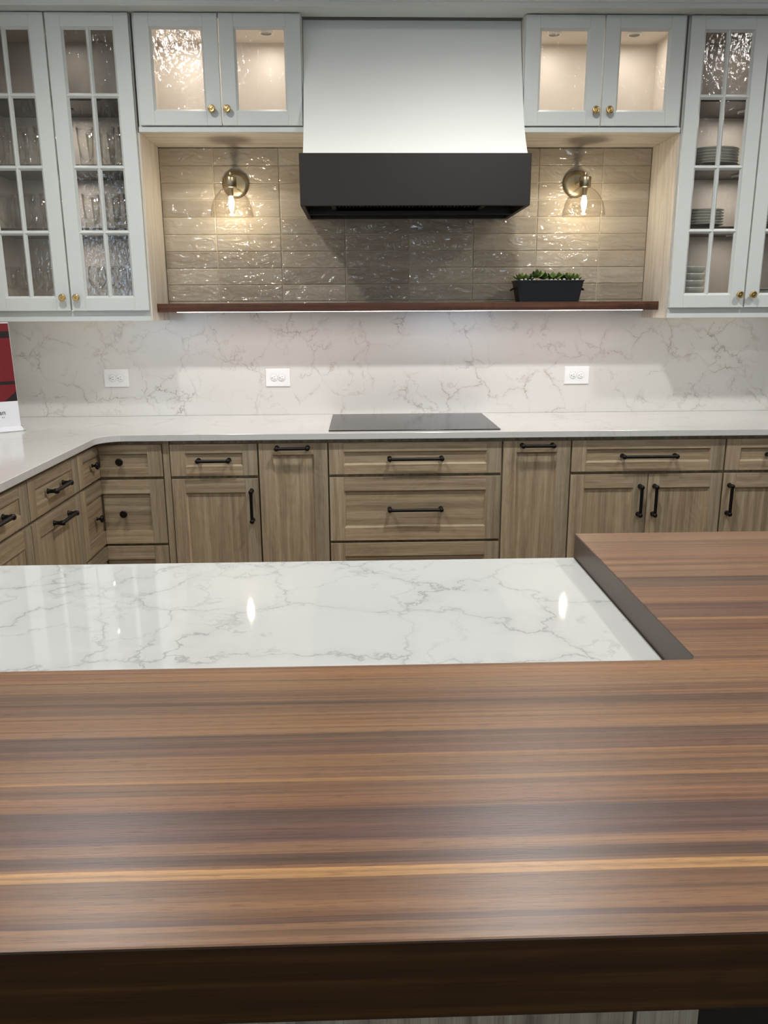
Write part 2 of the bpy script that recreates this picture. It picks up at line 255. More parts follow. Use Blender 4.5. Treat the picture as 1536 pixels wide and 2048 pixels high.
# ------------------------------------------------------------------ mesh builder
ORG = {}
class MB:
    def __init__(s): s.v = []; s.f = []; s.uv = []; s.mi = []; s.sm = []
    def face(s, pts, uvs=None, mi=0, sm=False):
        n = len(s.v); s.v += [Vector(p) for p in pts]; s.f.append(list(range(n, n+len(pts)))); s.uv.append(uvs or [(0, 0)]*len(pts)); s.mi.append(mi); s.sm.append(sm)
    def box(s, x0, x1, y0, y1, z0, z1, g='x', mi=0, off=True, taper=None):
        x0, x1 = sorted((x0, x1)); y0, y1 = sorted((y0, y1)); z0, z1 = sorted((z0, z1))
        ox, oy = (random.uniform(0, 50), random.uniform(0, 50)) if off else (0, 0)
        gi = 'xyz'.index(g); base = len(s.v)
        c = [Vector((x, y, z)) for z in (z0, z1) for y in (y0, y1) for x in (x0, x1)]
        s.v += c
        for idx, ax in (((0, 2, 3, 1), 2), ((4, 5, 7, 6), 2), ((0, 1, 5, 4), 1), ((2, 6, 7, 3), 1), ((0, 4, 6, 2), 0), ((1, 3, 7, 5), 0)):
            s.f.append([base+i for i in idx]); s.mi.append(mi); s.sm.append(False)
            if ax == gi: ua, va = [a for a in range(3) if a != ax]
            else: ua = gi; va = [a for a in range(3) if a not in (ax, gi)][0]
            s.uv.append([(c[i][ua]+ox, c[i][va]+oy) for i in idx])
    def grid(s, rows, closed_u=False, mi=0, sm=True, flip=False):
        """rows: list of rings of points joined into a sheet"""
        base = len(s.v); n = len(rows[0])
        for r in rows: s.v += [Vector(p) for p in r]
        for i in range(len(rows)-1):
            for j in range(n if closed_u else n-1):
                a, b = base+i*n+j, base+i*n+(j+1) % n; q = [a, b, b+n, a+n]
                if flip: q.reverse()
                s.f.append(q); s.mi.append(mi); s.sm.append(sm)
                s.uv.append([(s.v[k].x, s.v[k].y+s.v[k].z) for k in q])
    def poly(s, pts, mi=0):
        base = len(s.v); s.v += [Vector(p) for p in pts]; s.f.append(list(range(base, base+len(pts)))); s.mi.append(mi); s.sm.append(False)
        s.uv.append([(p[0], p[1]) for p in pts])
    def prism(s, pts, z0, z1, mi=0):
        """polygon in xy (ccw), extruded in z; uv = x, y (world metres)"""
        n = len(pts); base = len(s.v)
        s.v += [Vector((x, y, z0)) for x, y in pts] + [Vector((x, y, z1)) for x, y in pts]
        s.f.append([base+i for i in range(n)][::-1]); s.uv.append([pts[i] for i in range(n)][::-1]); s.mi.append(mi); s.sm.append(False)
        s.f.append([base+n+i for i in range(n)]); s.uv.append([pts[i] for i in range(n)]); s.mi.append(mi); s.sm.append(False)
        for i in range(n):
            j = (i+1) % n; s.f.append([base+i, base+j, base+n+j, base+n+i]); s.mi.append(mi); s.sm.append(False)
            a, b = pts[i], pts[j]
            s.uv.append([(a[0], a[1]+z0), (b[0], b[1]+z0), (b[0], b[1]+z1), (a[0], a[1]+z1)])
    def tube(s, p0, p1, r0, r1=None, seg=16, mi=0, cap=True):
        p0, p1 = Vector(p0), Vector(p1); r1 = r0 if r1 is None else r1
        d = (p1-p0).normalized(); a = d.orthogonal().normalized(); b = d.cross(a)
        R = lambda p, r: [p+(a*math.cos(t*2*math.pi/seg)+b*math.sin(t*2*math.pi/seg))*r for t in range(seg)]
        A, B = R(p0, r0), R(p1, r1); s.grid([A, B], True, mi)
        if cap: s.poly(A[::-1], mi); s.poly(B, mi)
    def lathe(s, prof, org=(0, 0, 0), axis=(0, 0, 1), seg=24, mi=0):
        """prof: list of (radius, height along axis)"""
        o = Vector(org); d = Vector(axis).normalized(); a = d.orthogonal().normalized(); b = d.cross(a)
        s.grid([[o+d*h+(a*math.cos(t*2*math.pi/seg)+b*math.sin(t*2*math.pi/seg))*max(r, 1e-5) for t in range(seg)] for r, h in prof], True, mi)
    def build(s, name, mats, parent=None, bevel=0, org=None):
        o0 = ORG.get(parent.name, Vector((0, 0, 0))) if parent else Vector(org or (0, 0, 0))
        me = bpy.data.meshes.new(name)
        me.from_pydata([tuple(p-o0) for p in s.v], [], s.f)
        uvl = me.uv_layers.new(name='UVMap'); k = 0
        for pi, p in enumerate(me.polygons):
            p.material_index = s.mi[pi]; p.use_smooth = s.sm[pi]
            for j in range(len(s.uv[pi])): uvl.data[k].uv = s.uv[pi][j]; k += 1
        for m in (mats if isinstance(mats, (list, tuple)) else [mats]): me.materials.append(m)
        ob = bpy.data.objects.new(name, me); COL.objects.link(ob)
        if parent: ob.parent = parent
        else: ob.location = o0
        ORG[ob.name] = o0
        if bevel:
            b = ob.modifiers.new('bevel', 'BEVEL'); b.width = bevel; b.segments = 2; b.limit_method = 'ANGLE'; b.angle_limit = math.radians(40)
        return ob
def thing(name, loc, label, cat, group=None):
    o = bpy.data.objects.new(name, None); COL.objects.link(o); o.location = loc; o.empty_display_size = .05
    ORG[o.name] = Vector(loc); o['label'] = label; o['category'] = cat
    if group: o['group'] = group
    return o
def tag(o, label, cat, group=None):
    o['label'] = label; o['category'] = cat
    if group: o['group'] = group
    return o
def struct(o): o['kind'] = 'structure'; return o
def bx(name, m, parent, *a, g='x', bevel=0, org=None, off=True):
    b = MB(); b.box(*a, g=g, off=off); return b.build(name, m, parent, bevel, org)
# ------------------------------------------------------------------ room
struct(bx('floor', FLOOR, None, -4, 5, -9, .1, -.05, 0))
struct(bx('ceiling', CEILM, None, -4, 5, -9, .1, CEIL, CEIL+.05))
struct(bx('wall_back', WALLM, None, -4, 5, .0135, .1, 0, CEIL))
struct(bx('wall_left', WALLM, None, -1.72, -1.622, -2.3, .0135, 0, CEIL))
struct(bx('wall_west', WALLM, None, -4.1, -4, -9, .1, 0, CEIL))
struct(bx('wall_right', WALLM, None, 5, 5.1, -9, .1, 0, CEIL))
b = MB()   # rear wall with two window openings
for x0, x1, z0, z1 in ((-4, -3.5, 0, CEIL), (-2.2, .9, 0, CEIL), (2.3, 5, 0, CEIL), (-3.5, -2.2, 0, .8), (.9, 2.3, 0, .8), (-3.5, -2.2, 2.6, CEIL), (.9, 2.3, 2.6, CEIL)):
    b.box(x0, x1, -9.1, -9, z0, z1)
struct(b.build('wall_rear', WALLM))
for i, (x0, x1) in enumerate(((-3.5, -2.2), (.9, 2.3))):
    b = MB()
    for a in ((x0, x0+.05, .8, 2.6), (x1-.05, x1, .8, 2.6), (x0, x1, .8, .85), (x0, x1, 2.55, 2.6), ((x0+x1)/2-.02, (x0+x1)/2+.02, .8, 2.6)):
        b.box(a[0], a[1], -9.07, -9.02, a[2], a[3])
    w = struct(b.build('window_%d' % (i+1), WHITEP))
    bx('window_glass', glass('window_glass_%d' % i), w, x0+.03, x1-.03, -9.047, -9.043, .83, 2.57)
# downlights ------------------------------------------------------
DLX = (-.86, .76, 2.35)
def downlight(x, y, power, label):
    t = thing('ceiling_downlight', (x, y, CEIL), label, 'ceiling light', 'recessed downlights')
    b = MB(); b.lathe([(.075, -.001), (.095, -.001), (.095, -.006), (.075, -.010), (.072, -.002)], (x, y, CEIL), seg=32); b.build('trim_ring', WHITEP, t)
    b = MB(); b.lathe([(0, -.004), (.072, -.004)], (x, y, CEIL), seg=32); b.build('lens', DISCM, t)
    l = bpy.data.lights.new('downlight_lamp', 'SPOT'); l.energy = power; l.spot_size = math.radians(160); l.spot_blend = .7; l.shadow_soft_size = .05; l.color = (1, .995, .975)
    lo = bpy.data.objects.new('downlight_lamp', l); COL.objects.link(lo); lo.parent = t; lo.location = (0, 0, -.03)
for i, x in enumerate(DLX):
    downlight(x, -1.54, SPOT_A*(.95, 1.3, .9)[i], 'recessed ceiling downlight nearest the cabinets, %s' % ('above the left run', 'in line with the range hood', 'above the right cabinets')[i])
    downlight(x, -3.3, SPOT_B, 'recessed ceiling downlight above the wooden island top, %s' % ('left of the camera', 'right of the camera', 'far right')[i])
    downlight(x, -5.6, SPOT_C, 'added fill downlight in the ceiling behind the camera, %s' % ('left', 'middle', 'right')[i])  # this row is added as frontal fill on the cabinets and splash
# ------------------------------------------------------------------ splash, tiles, crown
b = MB(); b.box(-1.62, 2.7, 0, .0125, .9145, 1.4299)
tag(b.build('quartz_backsplash', QWALL, None, 0, (0, 0, .9145)), 'warm white quartz backsplash slab with fine brown veins behind the long counter', 'backsplash')
t = thing('tile_backsplash', (.38, -.004, 1.4305), 'glossy rippled taupe tiles stacked straight behind the range hood and wall lamps', 'tiles')
bx('grout_bed', GROUT, t, -.788, 1.548, -.0066, .0125, 1.4305, 2.168)
b = MB()
xs = [-.846+.309*k for k in range(9)]; zs = [2.169-.0775*k for k in range(11)]
for i in range(len(xs)-1):
    for j in range(len(zs)-1):
        x0, x1 = max(xs[i]+.0014, -.787), min(xs[i+1]-.0014, 1.547); z1, z0 = zs[j]-.0012, max(zs[j+1]+.0012, 1.431)
        if x1-x0 < .01 or z1-z0 < .005: continue
        e = .0028; B = [(x0, z0), (x1, z0), (x1, z1), (x0, z1)]; F = [(x0+e, z0+e), (x1-e, z0+e), (x1-e, z1-e), (x0+e, z1-e)]
        n = len(b.v); b.v += [Vector((x, -.005, z)) for x, z in B]+[Vector((x, -.0088, z)) for x, z in B]+[Vector((x, -.0105, z)) for x, z in F]
        for a0, a1 in ((0, 4), (4, 8)):
            for k in range(4):
                q = (k+1) % 4; b.f.append([n+a0+k, n+a0+q, n+a1+q, n+a1+k]); b.uv.append([(0, 0)]*4); b.mi.append(0); b.sm.append(False)
        b.f.append([n+8, n+9, n+10, n+11]); b.uv.append([(0, 0)]*4); b.mi.append(0); b.sm.append(False)
b.build('tiles', TILE, t)
b = MB(); prof = [(-.30, 2.6262), (-.418, 2.6262), (-.420, 2.629), (-.420, 2.644), (-.427, 2.647), (-.430, 2.660), (-.442, 2.684), (-.464, 2.716), (-.470, 2.720), (-.470, 2.7495), (-.30, 2.7495)]
b.grid([[(x, y, z) for y, z in prof] for x in (-1.62, 2.7)], True, sm=False); b.poly([(-1.62, y, z) for y, z in prof]); b.poly([(2.7, y, z) for y, z in prof][::-1])
tag(b.build('crown_moulding', PAINT, None, 0, (0, -.33, 2.626)), 'grey painted crown moulding running along the top of all upper cabinets', 'moulding')
# ------------------------------------------------------------------ door / drawer fronts
class Fr:
    """front plane: a across, b up, d outward"""
    def __init__(s, kind, pos): s.k = kind; s.p = pos
    def pt(s, a, b, d): return (a, s.p-d, b) if s.k == 'back' else (s.p+d, a, b)
    def box(s, mb, a0, a1, b0, b1, d0, d1, grain, mi=0):
        P, Q = s.pt(a0, b0, d0), s.pt(a1, b1, d1)
        g = 'z' if grain == 'v' else ('x' if s.k == 'back' else 'y')
        mb.box(P[0], Q[0], P[1], Q[1], P[2], Q[2], g=g, mi=mi)
def frame(mb, F, a0, a1, b0, b1, st, rt_, rb, th=.02, rec=.009, bead=.007, pg='v', panel=True):
    F.box(mb, a0, a0+st, b0, b1, -th, 0, 'v'); F.box(mb, a1-st, a1, b0, b1, -th, 0, 'v')
    F.box(mb, a0+st, a1-st, b1-rt_, b1, -th, 0, 'h'); F.box(mb, a0+st, a1-st, b0, b0+rb, -th, 0, 'h')
    i0, i1, j0, j1 = a0+st, a1-st, b0+rb, b1-rt_
    if panel: F.box(mb, i0, i1, j0, j1, -th+.002, -rec, pg)
    O = [(i0, j0), (i1, j0), (i1, j1), (i0, j1)]; I = [(i0+bead, j0+bead), (i1-bead, j0+bead), (i1-bead, j1-bead), (i0+bead, j1-bead)]
    ox, oy = random.uniform(0, 50), random.uniform(0, 50)
    for k in range(4):
        q = (k+1) % 4
        P = [F.pt(*O[k], -.0025), F.pt(*O[q], -.0025), F.pt(*I[q], -rec-.0005), F.pt(*I[k], -rec-.0005)]
        if F.k == 'left': P = P[::-1]
        L_ = math.hypot(O[q][0]-O[k][0], O[q][1]-O[k][1])
        mb.face(P, [(ox, oy), (ox+L_, oy), (ox+L_, oy+bead), (ox, oy+bead)])
def handle(F, parent, ca, cb, length, orient='h', m=BLACK):
    b = MB(); h = length/2; D = .032
    e = [(ca-h+.008, cb), (ca+h-.008, cb)] if orient == 'h' else [(ca, cb-h+.008), (ca, cb+h-.008)]
    for q in e:
        b.lathe([(.0105, 0), (.0105, .003), (.0075, .005), (.0075, D-.009), (.0098, D-.006), (.0102, D+.004), (.007, D+.0090), (0, D+.0095)], F.pt(*q, 0), Vector(F.pt(0, 0, 1))-Vector(F.pt(0, 0, 0)), 14)
    b.tube(F.pt(*e[0], D), F.pt(*e[1], D), .0072, seg=14)
    return b.build('handle', m, parent)
def knob(F, parent, ca, cb, m, r=.016):
    b = MB(); ax = Vector(F.pt(0, 0, 1))-Vector(F.pt(0, 0, 0))
    b.lathe([(.008, 0), (.0075, .003), (.0052, .006), (.0055, .014), (r*.8, .018), (r, .022), (r*.98, .026), (r*.72, .0295), (r*.68, .0288), (r*.3, .031), (0, .0315)], F.pt(ca, cb, 0), ax, 24)
    return b.build('knob', m, parent)
def front(F, parent, name, a0, a1, b0, b1, st, rt_, rb, pg, m=OAK):
    mb = MB(); frame(mb, F, a0, a1, b0, b1, st, rt_, rb, pg=pg); return mb.build(name, m, parent, .0012)
YF = -.6324; FB = Fr('back', YF); XL = -.9899; FL = Fr('left', XL)
Z0, Z1a, Z1b, Z2a, Z2b, Z3 = .868, .728, .7145, .4256, .4135, .125
def base_body(t, x0, x1):
    b = MB(); b.box(x0, x1, YF+.0215, -.001, .1, .8855, g='z'); b.box(x0, x1, YF+.09, -.001, 0, .1, g='x'); return b.build('body', OAK, t)
def drawer(t, x0, x1, z0, z1, hl, F=FB, st=.064, rt_=.04, rb=.042, hz=None, pg='h'):
    d = front(F, t, 'drawer', x0, x1, z0, z1, st, rt_, rb, pg); handle(F, d, (x0+x1)/2, hz or (z0+z1)/2, hl); return d
# B1
t = thing('base_cabinet', (-.497, -.3, 0), 'narrow oak base cabinet, drawer over single door, just right of the inside corner', 'cabinet'); base_body(t, -.6875, -.3055)
drawer(t, -.6845, -.3085, Z1a, Z0, .147); d = front(FB, t, 'door', -.6845, -.3085, Z3, Z1b, .058, .062, .062, 'v'); handle(FB, d, -.339, .594, .148, 'v')
# B2
t = thing('base_cabinet', (-.153, -.3, 0), 'slim oak pull-out cabinet directly left of the cooktop drawers', 'cabinet'); base_body(t, -.3045, -.0015)
d = front(FB, t, 'pull_out_front', -.3015, -.0035, Z3, Z0, .060, .050, .06, 'v'); handle(FB, d, -.155, .849, .149)
# B3
t = thing('base_cabinet', (.381, -.3, 0), 'wide oak drawer base with three drawers under the black cooktop', 'cabinet'); base_body(t, -.0005, .7625)
drawer(t, .003, .759, Z1a, Z0, .243); drawer(t, .003, .759, Z2a, Z1b, .243, rt_=.062, rb=.06); drawer(t, .003, .759, Z3, Z2b, .243, rt_=.062, rb=.06)
# B4
t = thing('base_cabinet', (.915, -.3, 0), 'slim oak pull-out cabinet directly right of the cooktop drawers', 'cabinet'); base_body(t, .7635, 1.0665)
d = front(FB, t, 'pull_out_front', .7665, 1.0635, Z3, Z0, .060, .050, .06, 'v'); handle(FB, d, .915, .85, .149)
# B5
t = thing('base_cabinet', (1.41, -.3, 0), 'wide oak base cabinet with one long drawer above a pair of doors', 'cabinet'); base_body(t, 1.0675, 1.7535)
drawer(t, 1.0705, 1.7505, Z1a, Z0, .249)
d = front(FB, t, 'door', 1.0705, 1.4155, Z3, Z1b, .062, .062, .062, 'v'); handle(FB, d, 1.3825, .597, .143, 'v')
d = front(FB, t, 'door', 1.4185, 1.7505, Z3, Z1b, .052, .062, .062, 'v'); handle(FB, d, 1.4485, .597, .143, 'v')
# B6
t = thing('base_cabinet', (2.0, -.3, 0), 'oak base cabinet cut by the right photo edge, door handle on its left', 'cabinet'); base_body(t, 1.7545, 2.26)
drawer(t, 1.7575, 2.257, Z1a, Z0, .149); d = front(FB, t, 'door', 1.7575, 2.257, Z3, Z1b, .056, .066, .062, 'v'); handle(FB, d, 1.786, .597, .143, 'v')
# corner cabinet with folded fronts
t = thing('corner_cabinet', (-1.3, -.3, 0), 'oak corner base cabinet, drawers folded around the inside corner with two round knobs each', 'cabinet')
b = MB(); b.box(-1.62, -.7175, YF+.0215, -.001, .1, .8855, g='z'); b.box(-1.62, XL-.0215, -.9045, YF+.0215, .1, .8855, g='z'); b.box(-1.62, -.8, YF+.09, -.01, 0, .1); b.build('body', OAK, t)
bx('filler_strip', OAK, t, -.7170, -.6885, YF+.006, YF+.021, .1, .884, g='z', bevel=.001)
def corner_front(z0, z1, rt_, rb, kz):
    st = .062; mb = MB(); TH = .02
    xr, yl = -.7205, -.9030
    FB.box(mb, xr-st, xr, z0, z1, -TH, 0, 'v'); FB.box(mb, XL, xr-st, z1-rt_, z1, -TH, 0, 'h'); FB.box(mb, XL, xr-st, z0, z0+rb, -TH, 0, 'h'); FB.box(mb, XL, xr-st, z0+rb, z1-rt_, -TH+.002, -.009, 'h')
    FL.box(mb, yl, yl+st, z0, z1, -TH, 0, 'v'); FL.box(mb, yl+st, YF, z1-rt_, z1, -TH, 0, 'h'); FL.box(mb, yl+st, YF, z0, z0+rb, -TH, 0, 'h'); FL.box(mb, yl+st, YF+.009, z0+rb, z1-rt_, -TH+.002, -.009, 'h')
    d = mb.build('drawer', OAK, t, .001)
    knob(FB, d, -.8985, kz, BLACK, .0165); knob(FL, d, -.732, kz, BLACK, .0165)
corner_front(Z1a, Z0, .04, .042, .797); corner_front(Z2a, Z1b, .062, .06, .566); corner_front(Z3, Z2b, .062, .06, .27)
# left run
def left_body(t, y0, y1):
    b = MB(); b.box(-1.62, XL-.0215, y0, y1, .1, .8855, g='z'); b.box(-1.62, XL-.09, y0, y1, 0, .1); return b.build('body', OAK, t)
t = thing('base_cabinet', (-1.3, -1.15, 0), 'oak cabinet on the left run next to the corner, horizontal handles', 'cabinet'); left_body(t, -1.3965, -.9055)
drawer(t, -1.3945, -.9085, Z1a, Z0, .165, FL, st=.062); d = front(FL, t, 'pull_out_front', -1.3945, -.9085, Z3, Z1b, .062, .062, .062, 'v'); handle(FL, d, -1.125, .672, .165)
t = thing('base_cabinet', (-1.3, -1.68, 0), 'oak cabinet nearest the camera on the left run, cut by the left photo edge', 'cabinet'); left_body(t, -1.96, -1.3975)
drawer(t, -1.957, -1.4005, Z1a, Z0, .165, FL, st=.07); d = front(FL, t, 'door', -1.957, -1.4005, Z3, Z1b, .066, .062, .062, 'v'); handle(FL, d, -1.92, .6, .148, 'v')
# counter
r = .10; cx_, cy_ = -.968+r, -.6545-r
arc = [(cx_-r*math.cos(a), cy_+r*math.sin(a)) for a in [math.radians(90-90*i/10) for i in range(11)]]
pts = [(-1.62, -.0005), (-1.62, -1.96), (-.968, -1.96)] + arc[::-1] + [(2.7, -.6545), (2.7, -.0005)]
b = MB(); b.prism(pts, .886, .914)
tag(b.build('countertop', QCTR, None, .002, (0, -.3, .886)), 'white quartz countertop running along the wall and turning at the left corner', 'countertop')
# cooktop
t = thing('cooktop', (.38, -.32, .914), 'black glass cooktop set into the white countertop below the hood', 'cooktop')
bx('glass_top', COOK, t, .003, .757, -.603, -.037, .9142, .919, bevel=.0015)
b = MB()
for x, w in ((.095, .012), (.125, .004), (.15, .012), (.18, .02)):
    b = MB(); b.box(x, x+w, -.562, -.558, .919, .91925); b.build('touch_control', GREYM, t)
# outlets
def outlet(x, z, w, label):
    t = thing('wall_outlet', (x, 0, z), label, 'outlet', 'white wall outlets on the backsplash')
    b = MB(); b.box(x-w/2, x+w/2, -.006, -.0003, z-.044, z+.044); b.build('cover_plate', WHITEP, t, .003)
    for s in (-1, 1):
        cx = x+s*.0192; b = MB()
        b.lathe([(.0168, 0), (.0168, .0025), (.0155, .0033), (0, .0033)], (cx, -.006, z), (0, -1, 0), 24)
        o = b.build('receptacle', WHITEP, t)
        b = MB()
        for dx, dz, hw, hh in ((.003, .0062, .004, .001), (.003, -.0062, .005, .001)): b.box(cx+dx-hw, cx+dx+hw, -.0098, -.0092, z+dz-hh, z+dz+hh)
        b.lathe([(.0028, 0), (.0028, .0006), (0, .0006)], (cx-.0085, -.0092, z), (0, -1, 0), 12)
        b.lathe([(.0171, -.0008), (.0178, -.0008), (.0178, -.0002), (.0171, -.0002)], (cx, -.0063, z), (0, -1, 0), 24)
        b.build('slots', GREYM, o)
outlet(-1.0727, 1.1045, .121, 'white double outlet on the backsplash nearest the red display sign')
outlet(-.2692, 1.1008, .122, 'white double outlet on the backsplash, left of the cooktop')
outlet(1.242, 1.1019, .126, 'white double outlet on the backsplash, right of the cooktop')
# ------------------------------------------------------------------ upper cabinets
YU = -.3526; FU = Fr('back', YU)
def glass_door(t, a0, a1, b0, b1, kn, st=.061, rt_=.053, rb=.055, muntins=None, label=None):
    mb = MB(); frame(mb, FU, a0, a1, b0, b1, st, rt_, rb, th=.02, rec=.012, bead=.009, panel=False)
    i0, i1, j0, j1 = a0+st, a1-st, b0+rb, b1-rt_
    if muntins:
        def ridge(P0, P1, side):   # P0,P1 ends; side = across vector
            w = .0105; prof = [(-w, -.013), (-.002, -.003), (.002, -.003), (w, -.013), (w, -.018), (-w, -.018)]
            rows = [[FU.pt(p[0]+side[0]*u, p[1]+side[1]*u, d) for u, d in prof] for p in (P0, P1)]
            mb.grid(rows, True, sm=False)
        am = (i0+i1)/2; ridge((am, j0), (am, j1), (1, 0))
        for zb in muntins: ridge((i0, zb), (i1, zb), (0, 1))
    d = mb.build('door', PAINT, t, .0014)
    g = MB(); FU.box(g, i0-.004, i1+.004, j0-.004, j1+.004, -.0165, -.0135, 'v'); g.build('glass_pane', PANE, d)
    knob(FU, d, *kn, BRASS); return d
def carcass(t, x0, x1, z0, z1, ext=True):
    """open box: back, sides, top, bottom, with painted front edges"""
    T = .016; yf = YU+.0215; b = MB()
    b.box(x0+T, x1-T, -.012, -.0105 if False else -.002, z0+T, z1-T, g='z'); b.box(x0, x0+T, yf+.002, -.002, z0, z1, g='z'); b.box(x1-T, x1, yf+.002, -.002, z0, z1, g='z')
    b.box(x0+T, x1-T, yf+.002, -.002, z1-T, z1); b.box(x0+T, x1-T, yf+.002, -.002, z0, z0+T)
    b.build('body', INTER, t)
    b = MB(); b.box(x0, x0+T, yf-.0005, yf+.002, z0, z1); b.box(x1-T, x1, yf-.0005, yf+.002, z0, z1); b.box(x0+T, x1-T, yf-.0005, yf+.002, z1-T, z1); b.box(x0+T, x1-T, yf-.0005, yf+.002, z0, z0+T)
    b.build('face_frame', PAINT, t)
def cab_light(t, x, y, z, w, power, col=(1, .94, .88)):
    b = MB(); b.lathe([(.030, 0), (.030, -.008), (.024, -.009)], (x, y, z), seg=20); pk = b.build('puck_or_fill_light', WHITEP, t)
    l = bpy.data.lights.new('puck_or_fill_lamp', 'AREA'); l.shape = 'DISK'; l.size = .045; l.energy = power; l.color = col
    lo = bpy.data.objects.new('puck_or_fill_lamp', l); COL.objects.link(lo); lo.parent = t; lo.location = Vector((x, y, z-.011))-ORG[t.name]
MUN = (2.311, 2.027, 1.762); SHZ = (2.298, 2.026, 1.766)
def tall(x0, x1, split, sgn, label, kn):
    t = thing('upper_cabinet', ((x0+x1)/2, -.17, 1.431), label, 'cabinet')
    carcass(t, x0, x1, 1.4315, 2.6255)
    for z in SHZ: bx('shelf', DSHELF, t, x0+.017, x1-.017, -.322, -.0125, z-.001, z+.018)
    bx('light_rail', PAINT, t, x0, x1, -.331, -.313, 1.385, 1.431, bevel=.001)
    bx('added_splash_light', FILLM, t, x0+.06, x1-.06, -.30, -.285, 1.4265, 1.4312)  # unseen strip added behind the rail to brighten the splash ends
    glass_door(t, x0+.003 if sgn > 0 else x0+.007, split-.0035, 1.431, 2.622, kn[0], muntins=MUN)
    glass_door(t, split+.0035, x1-.0025 if sgn < 0 else x1-.004, 1.431, 2.622, kn[1], muntins=MUN)
    # pale oak side panel towards the lamp niche, reaching below the doors
    if sgn < 0: bx('side_panel', OAKPALE, t, x1+.0005, x1+.0075, -.3335, -.0112, 1.385, 2.169, g='z')
    else: bx('side_panel', OAKPALE, t, x0-.0075, x0-.0005, -.3335, -.0112, 1.385, 2.169, g='z')
    cab_light(t, (x0+x1)/2, -.16, 2.609, .3, CAB_W*.18); cab_light(t, (x0+x1)/2, -.16, 1.764, .3, CAB_W*.28)
    for z in (2.296, 2.024): cab_light(t, (x0+x1)/2, -.16, z, .3, CAB_W*.5)  # lamps added to brighten the two middle sections
    return t
tall(-1.495, -.7955, -1.1415, -1, 'tall grey glass-door upper cabinet at the left, filled with drinking glasses', ((-1.1705, 1.487), (-1.1095, 1.487)))
tall(1.5555, 2.257, 1.9005, 1, 'tall grey glass-door upper cabinet at the right, holding stacks of plates', ((1.870, 1.486), (1.931, 1.486)))
def short(x0, x1, a0, am, a1, label, kn):
    t = thing('upper_cabinet', ((x0+x1)/2, -.17, 2.17), label, 'cabinet')
    carcass(t, x0, x1, 2.1875, 2.6255)
    bx('underside_panel', OAKPALE, t, x0, x1, -.333, -.0112, 2.1695, 2.187)
    bx('bottom_trim', PAINT, t, x0, x1, -.345, -.3335, 2.1695, 2.189, bevel=.001)
    glass_door(t, a0, am-.0025, 2.194, 2.622, kn[0], rb=.056, rt_=.050); glass_door(t, am+.0025, a1, 2.194, 2.622, kn[1], rb=.056, rt_=.050)
    cab_light(t, a0+.16, -.17, 2.609, .3, CAB_W*.8); cab_light(t, a1-.16, -.17, 2.609, .3, CAB_W*.8)
short(-.787, -.0835, -.7755, -.4295, -.0885, 'short grey two-door glass cabinet left of the white range hood', ((-.469, 2.254), (-.404, 2.254)))
short(.8545, 1.547, .8575, 1.193, 1.5355, 'short grey two-door glass cabinet right of the white range hood', ((1.166, 2.252), (1.225, 2.252)))
# ------------------------------------------------------------------ hood
t = thing('range_hood', (.385, -.25, 1.85), 'white flared range hood with a dark band, hanging above the cooktop', 'range hood')
prof = [(2.6255, -.262), (2.56, -.275), (2.50, -.292), (2.44, -.313), (2.37, -.336), (2.31, -.358), (2.24, -.386), (2.176, -.416), (2.12, -.452), (2.08, -.484), (2.056, -.507)]
b = MB(); hx0, hx1 = -.0815, .8525
b.grid([[(hx0, y, z), (hx1, y, z)] for z, y in prof], sm=True)
for x in (hx0, hx1): b.grid([[(x, -.012, z), (x, y, z)] for z, y in prof], sm=False)
b.poly([(hx0, -.262, 2.6255), (hx1, -.262, 2.6255), (hx1, -.012, 2.6255), (hx0, -.012, 2.6255)]); b.poly([(hx0, -.507, 2.056), (hx0, -.012, 2.056), (hx1, -.012, 2.056), (hx1, -.507, 2.056)])
b.build('hood_shell', PAINTH, t)
b = MB(); bx0, bx1 = -.0975, .8665
b.box(bx0, bx1, -.525, -.505, 1.851, 2.055); b.box(bx0, bx0+.018, -.505, -.0112, 1.851, 2.055); b.box(bx1-.018, bx1, -.505, -.0112, 1.851, 2.055); b.box(bx0+.018, bx1-.018, -.5045, -.0112, 2.03, 2.0545)
b.build('hood_band', IRON, t, .0015)
b = MB(); b.box(bx0+.019, .045, -.5, -.0115, 1.91, 1.93); b.box(.025, .045, -.5, -.06, 1.872, 1.91); b.box(.69, .71, -.5, -.06, 1.872, 1.91)
b.box(.71, bx1-.019, -.5, -.0115, 1.91, 1.93); b.box(.045, .69, -.5, -.46, 1.872, 1.885); b.box(.045, .69, -.2, -.0115, 1.866, 1.885); b.box(bx0+.019, bx1-.019, -.2, -.185, 1.851, 1.91); b.box(bx0+.019, bx1-.019, -.03, -.0115, 1.851, 1.91)
b.build('insert_frame', DARKIN, t, .001)
b = MB()
for k in range(40): b.box(.055+k*.0158, .0625+k*.0158, -.455, -.205, 1.879, 1.886)
b.box(.05, .685, -.458, -.202, 1.8865, 1.89); b.build('grease_filter', DARKIN, t)
